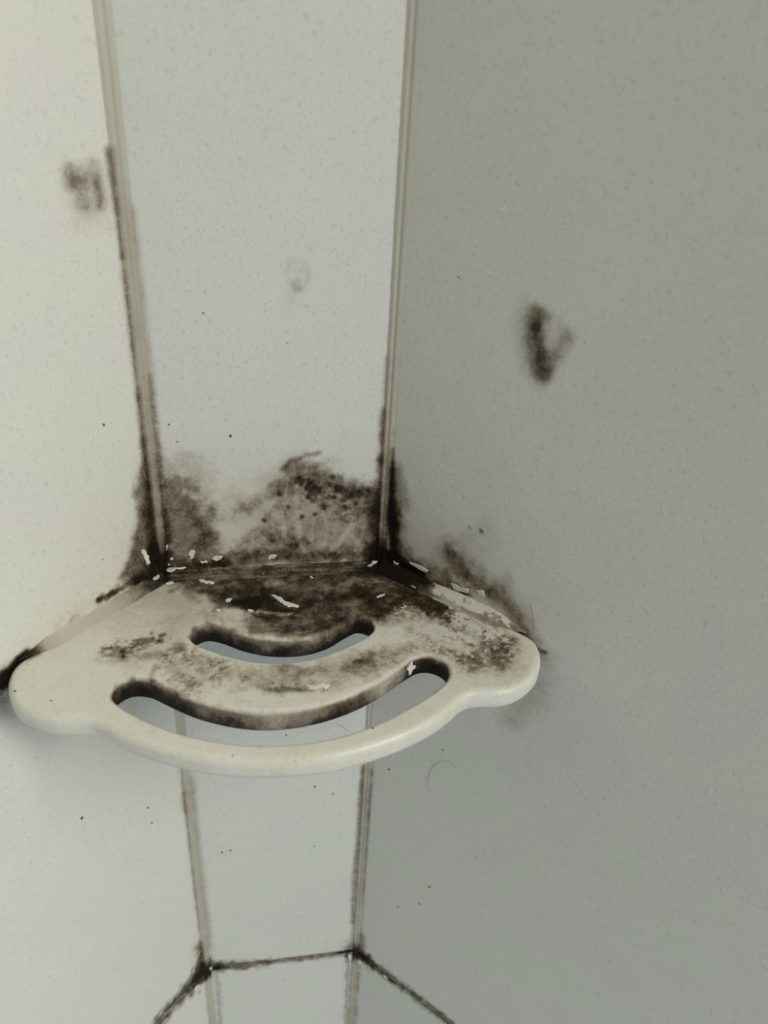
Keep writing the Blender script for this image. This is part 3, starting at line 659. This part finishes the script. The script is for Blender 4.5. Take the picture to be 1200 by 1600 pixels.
# ------------------------------------------------------------------ vertical sealant beads in the two corners
def corner_bead(name, C0, dA, nA, dB, nB, sA, sB, uA, uB, label, seed):
    """sweeps a lipped sealant profile up the corner; dA / dB run away from the corner on either wall"""
    zs = np.concatenate([axis(BOT, JZ-70, 8, [], 8), axis(JZ-70, 240, 1.3, [], 1.3)[1:], axis(240, TOP, 6, [], 6)[1:]])
    ts = np.linspace(0, 1, 13)
    bis = (nA+nB)/np.linalg.norm(nA+nB)
    vs_, st_ = [], []
    TS, Z = np.meshgrid(ts, zs)
    wob = (fbm(Z/22, TS*0+seed, 3)-.5)
    wid = (3.0 + .4*wob) + np.clip((Z-60)/260, 0, 1)*.8
    a = (1-2*TS)                                   # 1 = on wall A, -1 = on wall B
    la = np.clip(a, 0, 1)*wid; lb = np.clip(-a, 0, 1)*wid
    # concave fillet with two fine tooling ridges
    lift = 1.25*(1-a*a) + .28*np.exp(-((a-.42)/.10)**2) + .22*np.exp(-((a+.30)/.09)**2) - .22*np.exp(-((a-.15)/.12)**2)
    lift += .12*(fbm(Z/6, TS*5, seed)-.5)
    edge = np.where(np.abs(a) > .98, .05, 0)
    base = C0 + la[..., None]*1e-3*dA + lb[..., None]*1e-3*dB
    P = base + (lift+edge)[..., None]*1e-3*bis + (Z[..., None]*1e-3)*UP
    P = P + UP*SHELF_Z
    V = P.reshape(-1, 3)
    # stain sampled from the wall on either side, strongest along the outer edges
    SA = stains(sA, np.full(Z.size, 1.0)*uA(3.4), Z.ravel()); SB = stains(sB, np.full(Z.size, 1.0)*uB(3.4), Z.ravel())
    aa = a.ravel()
    wA = np.clip(aa, 0, 1)**1.3; wB = np.clip(-aa, 0, 1)**1.3
    S = SA*wA[:, None]*1.05 + SB*wB[:, None]*1.05
    mid = (1-np.abs(aa))
    S[:, 0] += .42*mid*(SA[:, 0]+SB[:, 0])/2
    zr = Z.ravel()
    S[:, 0] += .95*np.exp(-((zr-JZ)/9)**2)*(.6+.7*fbm(zr/4, aa*3, 8))
    S[:, 0] += 1.0*np.clip((24-zr)/24, 0, 1)*(zr > -11)
    S[:, 1] = .35*np.exp(-((zr-60)/120)**2)
    S[:, 2] *= .2
    S = np.clip(S, 0, 1)
    f = fix_winding(V, grid_faces(len(zs), len(ts)), bis)
    o = mesh_obj(name, V, f, M_CAULK, None, S)
    o['kind'] = 'structure'; o['label'] = label
    return o

corner_bead('trim_1', PLc, DL, NL, DM, NM, 'L', 'M', lambda k: k, lambda k: -HW+k,
            'vertical sealant bead in the left corner joint behind the shelf', 3)
corner_bead('trim_2', PRc, -DM, NM, DR, NR, 'M', 'R', lambda k: HW-k, lambda k: k,
            'vertical sealant bead in the right corner joint, black at the shelf', 11)

# ------------------------------------------------------------------ corner shelf
def resample(pts, step, closed=True):
    """Catmull-Rom through pts, then even spacing"""
    P = np.array(pts, float); n = len(P); out = []
    for i in range(n if closed else n-1):
        g = lambda k: P[k % n] if closed else P[min(max(k, 0), n-1)]
        p0, p1, p2, p3 = g(i-1), g(i), g(i+1), g(i+2)
        for t in np.linspace(0, 1, 24, endpoint=False):
            out.append(.5*((2*p1) + (p2-p0)*t + (2*p0-5*p1+4*p2-p3)*t*t + (3*p1-p0-3*p2+p3)*t**3))
    if not closed: out.append(P[-1])
    Q = np.array(out)
    if closed: Q = np.vstack([Q, Q[:1]])
    L = np.concatenate([[0], np.cumsum(np.hypot(*np.diff(Q, axis=0).T))])
    k = max(8, int(round(L[-1]/step)))
    s = np.linspace(0, L[-1], k+1)
    R = np.stack([np.interp(s, L, Q[:, 0]), np.interp(s, L, Q[:, 1])], -1)
    return R[:-1] if closed else R

def loop_normals(P):
    """unit normals pointing into the material for a counter-clockwise outer loop (left of travel)"""
    t = np.roll(P, -1, 0) - np.roll(P, 1, 0)
    t /= np.linalg.norm(t, axis=1)[:, None]
    n = np.stack([-t[:, 1], t[:, 0]], -1)
    for _ in range(3):
        n = n + np.roll(n, 1, 0) + np.roll(n, -1, 0); n /= np.linalg.norm(n, axis=1)[:, None]
    return n

def ccw(P):
    a = np.sum(P[:, 0]*np.roll(P[:, 1], -1) - np.roll(P[:, 0], -1)*P[:, 1])
    return P if a > 0 else P[::-1]

g_ = .45
wl = lambda s: (-HW - s*.7071 + g_, s*.7071 + g_)
wr = lambda s: (HW + s*.7071 - g_, s*.7071 + g_)
OUTLINE = [(-HW+g_+1, g_), (-30, g_), (0, g_), (30, g_), (HW-g_-1, g_), wr(4), wr(25), wr(50), wr(70), wr(79),
    (116.2, 63), (118.0, 68.5), (116.8, 77), (112.6, 85.5), (106, 92), (98.5, 96.2), (91, 97.6), (84, 97.2), (78, 97.4), (73, 100),
    (67.5, 104.8), (59.5, 110.3), (49, 115.5), (38, 119.6), (26, 122.8), (14, 124.8), (2, 125.2), (-10, 124.4), (-22, 122.5),
    (-33, 119.5), (-42, 116), (-51, 111.8), (-59, 107.3), (-66, 102.6), (-71.5, 98.4), (-76.5, 95.6), (-83, 94.6), (-91, 93.4),
    (-99, 89.8), (-105.5, 85), (-110.5, 77.5), (-113, 69), (-112.9, 61.5), (-110.5, 56.2), wl(72), wl(50), wl(25), wl(4)]
SLOT_BACK = [(-38.6, 43.5), (-33.5, 40.2), (-27, 42.2), (-16.5, 49), (-5, 53.6), (9, 54.8), (21, 51.6), (31, 44.6), (37.5, 41.2), (42.6, 44.2),
    (43.8, 50), (39.6, 55.4), (29, 61.8), (17, 67), (5.6, 69.2), (-5.5, 68.7), (-16.6, 65.6), (-27.7, 59.8), (-36.3, 54), (-39.8, 49)]
SLOT_FRONT = [(-68.8, 77.4), (-63.5, 73.6), (-56, 75), (-48.5, 80.5), (-37.5, 88.3), (-24.5, 94.6), (-12, 98.2), (1, 99), (14, 97.2),
    (27.5, 92.8), (41, 85.6), (53, 76.8), (61, 72), (67.5, 72.6), (72.2, 77.8), (71.6, 85), (66.5, 91), (57.3, 97.6), (45, 104.8), (33.6, 110), (20.2, 114),
    (7.5, 115.8), (-4.9, 115.8), (-17.1, 114), (-29.3, 110.6), (-41.7, 105.4), (-54.5, 97.6), (-65.2, 89), (-69.8, 83)]
T_SH = 11.0
outer = ccw(resample(OUTLINE, .9)); hole1 = ccw(resample(SLOT_BACK, .8)); hole2 = ccw(resample(SLOT_FRONT, .8))

V, Z_, F, KIND = [], [], [], []
def add_loop(P, z, kind):
    i0 = len(V)
    V.extend(P.tolist()); Z_.extend([z]*len(P)); KIND.extend([kind]*len(P))
    return list(range(i0, i0+len(P)))
def rings(P, inward, rt, rb, kind):
    """rounded rim: returns top loop and bottom loop indices"""
    n = loop_normals(P)*(1 if inward else -1)
    prof = []
    for k in range(7):
        t = k/6*math.pi/2
        prof.append((rt*(1-math.sin(t)), -rt*(1-math.cos(t))))
    prof.append((0, -(rt + (T_SH-rt-rb)*.5)))
    for k in range(6):
        t = k/5*math.pi/2
        prof.append((rb*(1-math.cos(t)), -(T_SH-rb) - rb*math.sin(t)))
    loops = [add_loop(P + n*o, z, kind) for o, z in prof]
    for a, b in zip(loops, loops[1:]):
        m = len(a)
        for i in range(m):
            j = (i+1) % m
            q = (a[i], b[i], b[j], a[j])
            F.append(q if inward else q[::-1])
    return loops[0], loops[-1]
tops, bots = [], []
for P, inw, rt, rb, kd in ((outer, True, 3.5, 4.0, 0), (hole1, False, 1.7, 1.2, 1), (hole2, False, 2.0, 1.2, 2)):
    a, b = rings(P, inw, rt, rb, kd)
    tops.append(a); bots.append(b)

def cap(loops, z, step, flip):
    pts, edges, idx = [], [], []
    for lp in loops:
        k0 = len(pts)
        pts += [Vector(V[i]) for i in lp]; idx += lp
        edges += [(k0+i, k0+(i+1) % len(lp)) for i in range(len(lp))]
    polys = [np.array([V[i] for i in lp]) for lp in loops]
    gx, gy = np.meshgrid(np.arange(-122, 122, step), np.arange(0, 128, step))
    rs = np.random.RandomState(4)
    gx = (gx + rs.uniform(-.2, .2, gx.shape)*step).ravel(); gy = (gy + rs.uniform(-.2, .2, gy.shape)*step).ravel()
    ok = inside(gx, gy, polys[0].tolist()) & ~inside(gx, gy, polys[1].tolist()) & ~inside(gx, gy, polys[2].tolist())
    gx, gy = gx[ok], gy[ok]
    far = np.ones(len(gx), bool)
    for p in polys:
        for c0 in range(0, len(gx), 4000):
            d = np.hypot(gx[c0:c0+4000, None]-p[None, :, 0], gy[c0:c0+4000, None]-p[None, :, 1]).min(1)
            far[c0:c0+4000] &= d > step*.5
    gx, gy = gx[far], gy[far]
    i0 = len(V)
    V.extend(zip(gx.tolist(), gy.tolist())); Z_.extend([z]*len(gx)); KIND.extend([0]*len(gx))
    idx += list(range(i0, i0+len(gx)))
    pts += [Vector(p) for p in zip(gx.tolist(), gy.tolist())]
    ov, oe, of, orig, _, _ = geometry.delaunay_2d_cdt(pts, edges, [], 0, 1e-5)
    co = np.array([tuple(p) for p in ov]); fa = np.array([tuple(f) for f in of])
    cen = co[fa].mean(1)
    keep = inside(cen[:, 0], cen[:, 1], polys[0].tolist()) & ~inside(cen[:, 0], cen[:, 1], polys[1].tolist()) & ~inside(cen[:, 0], cen[:, 1], polys[2].tolist())
    for f in fa[keep]:
        if any(len(orig[i]) == 0 for i in f):
            q = []
            for i in f:
                if len(orig[i]): q.append(idx[orig[i][0]])
                else:
                    V.append(tuple(ov[i])); Z_.append(z); KIND.append(0); idx.append(len(V)-1)
                    orig[i].append(len(idx)-1); q.append(len(V)-1)
        else:
            q = [idx[orig[i][0]] for i in f]
        if len(set(q)) < 3: continue
        a, b, c_ = (V[i] for i in q)
        s = (b[0]-a[0])*(c_[1]-a[1]) - (b[1]-a[1])*(c_[0]-a[0])
        if (s > 0) == flip: q = q[::-1]
        F.append(tuple(q))
cap(tops, 0.0, .75, False)
cap(bots, -T_SH, 4.0, True)
VA = np.array(V); ZA = np.array(Z_); KA = np.array(KIND)
ZA = ZA + np.where(ZA > -.01, .12*(fbm(VA[:, 0]/14, VA[:, 1]/14, 4)-.5), 0)
vw = to_world('T', VA[:, 0], VA[:, 1], ZA)
# (u, v, up) is left-handed: mirror the winding
F = [f[::-1] for f in F]
SS = stains('T', VA[:, 0], VA[:, 1])
low = np.clip(-ZA/4.0, 0, 1)
SS[(KA == 0) & (ZA < -7)] *= .2
SS[:, 1] = np.clip(SS[:, 1] + .38*np.clip(fbm(VA[:, 0]/9, VA[:, 1]/9, 21, 5)*2.2-.85, 0, 1), 0, 1)
# walls of the slots facing the room: mould film
def slot_mask(k, strength_pts, seed):
    m = (KA == k)
    u = VA[m, 0]; z = ZA[m]
    xs, ys = zip(*strength_pts)
    s = np.interp(u, xs, ys)
    n = fbm(u/5, z/3+7, seed, 4)
    depth = np.clip((-z)/2.6, 0, 1)
    val = s*depth*(.72+.6*n) + .25*np.clip((-z-7)/3, 0, 1)*s
    SS[m, 0] = np.clip(np.maximum(SS[m, 0]*.9, val), 0, 1)
    SS[m, 1] = .5*depth
    SS[m, 2] = 0
slot_mask(1, [(-40, .85), (-25, .78), (-10, .72), (5, .72), (18, .62), (28, .85), (44, 1.1)], 3)
slot_mask(2, [(-70, .85), (-60, .9), (-45, .85), (-32, .6), (-20, .62), (-5, .35), (8, .5), (18, .72), (34, .66), (42, .28), (52, .5), (58, .95), (73, 1.0)], 9)
shelf = bpy.data.objects.new('corner_shelf', None)
COL.objects.link(shelf)
shelf.location = (MID + UP*(SHELF_Z - T_SH*1e-3)).tolist()
shelf['label'] = 'cream rounded corner shelf with two curved slots, moulded and crusted, fixed between the walls'
shelf['category'] = 'shelf'
mesh_obj('shelf_board', vw, F, M_SHELF, shelf, SS)

# sealant between shelf and walls
def shelf_bead(surf, u0, u1, wid, hgt, sta, seed, taper0=0, taper1=0):
    """fillet from the shelf top to the wall, u along the wall"""
    us = np.arange(u0, u1+.01, .8)
    ts = np.linspace(0, 1, 9)
    U, TT = np.meshgrid(us, ts, indexing='ij')
    w = wid*(1+.35*(fbm(U/13, U*0, seed)-.5)) ; h = hgt*(1+.5*(fbm(U/9, U*0, seed+5)-.5))
    tp = np.ones_like(U)
    if taper0: tp *= np.clip((U-u0)/taper0, .15, 1)
    if taper1: tp *= np.clip((u1-U)/taper1, .15, 1)
    w = w*tp; h = h*tp
    out = w*(1-TT)                                   # distance from the wall
    zz = h*TT**1.6 + .12 + .25*np.sin(TT*math.pi)*(.4+fbm(U/4, TT*3, seed+2))
    zz = np.where(TT < .01, -.15, zz)
    out = np.where(TT > .99, .02, out)
    o, a, b, n = FRAME[surf]
    P = o + (U[..., None]*a + zz[..., None]*UP + out[..., None]*n)*1e-3
    Vv = P.reshape(-1, 3)
    f = fix_winding(Vv, grid_faces(len(us), len(ts)), n+UP)
    S = sta(U.ravel(), TT.ravel(), Vv)
    return mesh_obj('sealant_bead', Vv, f, M_CAULK, shelf, np.clip(S, 0, 1))

def shelf_uv(Vv):
    q = (Vv - MID)*1000
    return q@DM, q@NM
def st_left(u, t, Vv):
    a, b = shelf_uv(Vv); T = stains('T', a, b); W = stains('L', u, t*5)
    n = fbm(u/6, t*2, 3)
    m = np.interp(u, [0, 6, 12, 22, 34, 60, 68, 74, 84], [1, .9, .62, .38, .05, .02, .25, .9, 1.2])
    S = np.zeros((len(u), 3)); S[:, 0] = np.maximum(m*(.55+.8*n), W[:, 0]*.6*t*(u > 60)); S[:, 1] = .22*np.interp(u, [0, 30, 60], [1, .8, .1])
    return S
def st_back(u, t, Vv):
    n = fbm(u/7, t*1.5, 5); n2 = fbm(u/24, t*9, 6)
    S = np.zeros((len(u), 3))
    S[:, 0] = np.interp(u, [-55, -48, -35, 0, 35, 48, 55], [1.2, .85, .66, .64, .68, .95, 1.7])*(.2+.45*n+1.05*n2)
    S[:, 1] = .5
    S[:, 2] = np.clip((n2-.62)*3, 0, .5)
    return S
def st_right(u, t, Vv):
    n = fbm(u/6, t*2, 8); n2 = fbm(u/4, t*4, 12)
    S = np.zeros((len(u), 3))
    S[:, 0] = np.interp(u, [0, 10, 25, 32, 40, 55, 70, 84], [1.8, 1.3, 1.0, .8, .35, .35, .5, .5])*(.5+.9*n)
    S[:, 1] = .5
    wv = np.interp(u, [0, 30, 37, 60, 74, 80], [0, .0, 1.2, 1.1, .9, .2])*np.interp(t, [0, .25, .5, 1], [.55, .25, .8, 1.1])
    S[:, 2] = np.clip(wv*(.12+1.35*n2), 0, 1)
    S[:, 0] *= 1-.8*S[:, 2]
    return S
shelf_bead('L', 1.5, 80, 6.2, 3.4, st_left, 3, 0, 14)
shelf_bead('M', -HW+1.5, HW-1.5, 6.5, 3.2, st_back, 7)
shelf_bead('R', 1.5, 86, 7.0, 4.4, st_right, 12, 0, 16)

# ------------------------------------------------------------------ loose scale flakes, dirt specks
def flake(surf, pts, lift, parent, mat=M_FLAKE, thick=.25, name='scale_flake'):
    P = np.array(pts, float); n = len(P)
    rs = np.random.RandomState(int(abs(P.sum())*10) % 9999)
    Q = []
    for i in range(n):                                   # ragged outline
        a, b = P[i], P[(i+1) % n]
        Q.append(a)
        if np.hypot(*(b-a)) > .7:
            for t in (.33, .67):
                nn = np.array([-(b-a)[1], (b-a)[0]])
                Q.append(a + (b-a)*t + nn*rs.uniform(-.16, .16))
    Q = np.array(Q); n = len(Q); c0 = Q.mean(0)
    top = c0 + (Q-c0)*.86
    h = lift
    vt = np.vstack([to_world(surf, Q[:, 0], Q[:, 1], h), to_world(surf, top[:, 0], top[:, 1], h+thick+rs.uniform(0, thick, n)),
                    to_world(surf, np.array([c0[0]]), np.array([c0[1]]), h+thick*1.3)])
    f = [(i, (i+1) % n, n+(i+1) % n, n+i) for i in range(n)] + [(n+i, n+(i+1) % n, 2*n) for i in range(n)]
    return mesh_obj(name, vt, f, mat, parent, None, smooth=False)

PARENT = {'L': roots['left'], 'M': roots['middle'], 'R': roots['right'], 'T': shelf}
def lift_at(surf, P):
    """height of what lies over the surface at P (sealant on the shelf edge)"""
    if surf == 'T':
        u, v = P
        d = v if abs(u) < HW else min(v, (v - (abs(u)-HW))*.7071)
        return .15 + max(0, (6.4-d)/6.4)**1.6*3.3 if d < 6.4 else .05
    return .02
for s, pts in FLAKES:
    c0 = np.mean(pts, axis=0)
    if s in 'LMR' and c0[1] < 4: l = 2.6
    else: l = lift_at(s, c0)
    flake(s, pts, l, PARENT[s])

rng = random.Random(8)
for s, u, v, r in SPECKS:
    r *= .62
    pts = [(u + r*math.cos(t)*rng.uniform(.7, 1.3), v + r*math.sin(t)*rng.uniform(.7, 1.3)) for t in [k*math.tau/9 for k in range(9)]]
    flake(s, pts, .0, PARENT[s], M_DIRT, .18, 'dirt_speck')

# a crusty white flake hanging in the right end of the front slot
i = int(np.argmin(np.hypot(hole2[:, 0]-57.2, hole2[:, 1]-74.2)))
p = hole2[i]; nrm = loop_normals(hole2)[i]; tg = np.array([nrm[1], -nrm[0]])
shape = [(-2.6, -2.2), (-.8, .2), (-.2, 1.0), (.7, .4), (.9, -2.0), (3.2, -3.2), (2.8, -4.2), (1.0, -4.4), (.2, -6.4), (-1.0, -6.6), (-1.2, -4.2)]
vt = []
for d in (.1, .7):
    for a_, b_ in shape:
        q = p + tg*a_*(.9 if d > .5 else 1) + nrm*d
        vt.append(to_world('T', np.array(q[0]), np.array(q[1]), b_-1.2))
n = len(shape)
fc = [tuple(range(n, 2*n))] + [(k, (k+1) % n, n+(k+1) % n, n+k) for k in range(n)]
mesh_obj('scale_flake', np.array(vt), fc, M_FLAKE, shelf, None, smooth=False)

# ------------------------------------------------------------------ hairs stuck to the walls
HL = ['thin curled hair stuck to the right wall below the shelf',
      'short straight hair on the right wall just above the shelf end',
      'tiny hair on the middle wall seen through the front slot of the shelf']
for (s, pts), lb in zip(HAIRS, HL):
    P = resample(pts, .8, closed=False)
    W3 = to_world(s, P[:, 0], P[:, 1], .12)
    n_ = FRAME[s][3]; vs_, fs = [], []
    rad = 7.0e-5
    for k in range(len(W3)):
        t = W3[min(k+1, len(W3)-1)] - W3[max(k-1, 0)]; t /= np.linalg.norm(t)
        b = np.cross(t, n_)
        rr = rad*(.5+.5*math.sin(math.pi*min(1, .1+k/len(W3))))
        for q in range(5):
            an = q*math.tau/5
            vs_.append(W3[k] + rr*(math.cos(an)*n_ + math.sin(an)*b))
    for k in range(len(W3)-1):
        for q in range(5):
            fs.append((k*5+q, k*5+(q+1) % 5, (k+1)*5+(q+1) % 5, (k+1)*5+q))
    o = mesh_obj('hair', np.array(vs_), fs, M_HAIR, None)
    o['label'] = lb; o['category'] = 'hair'
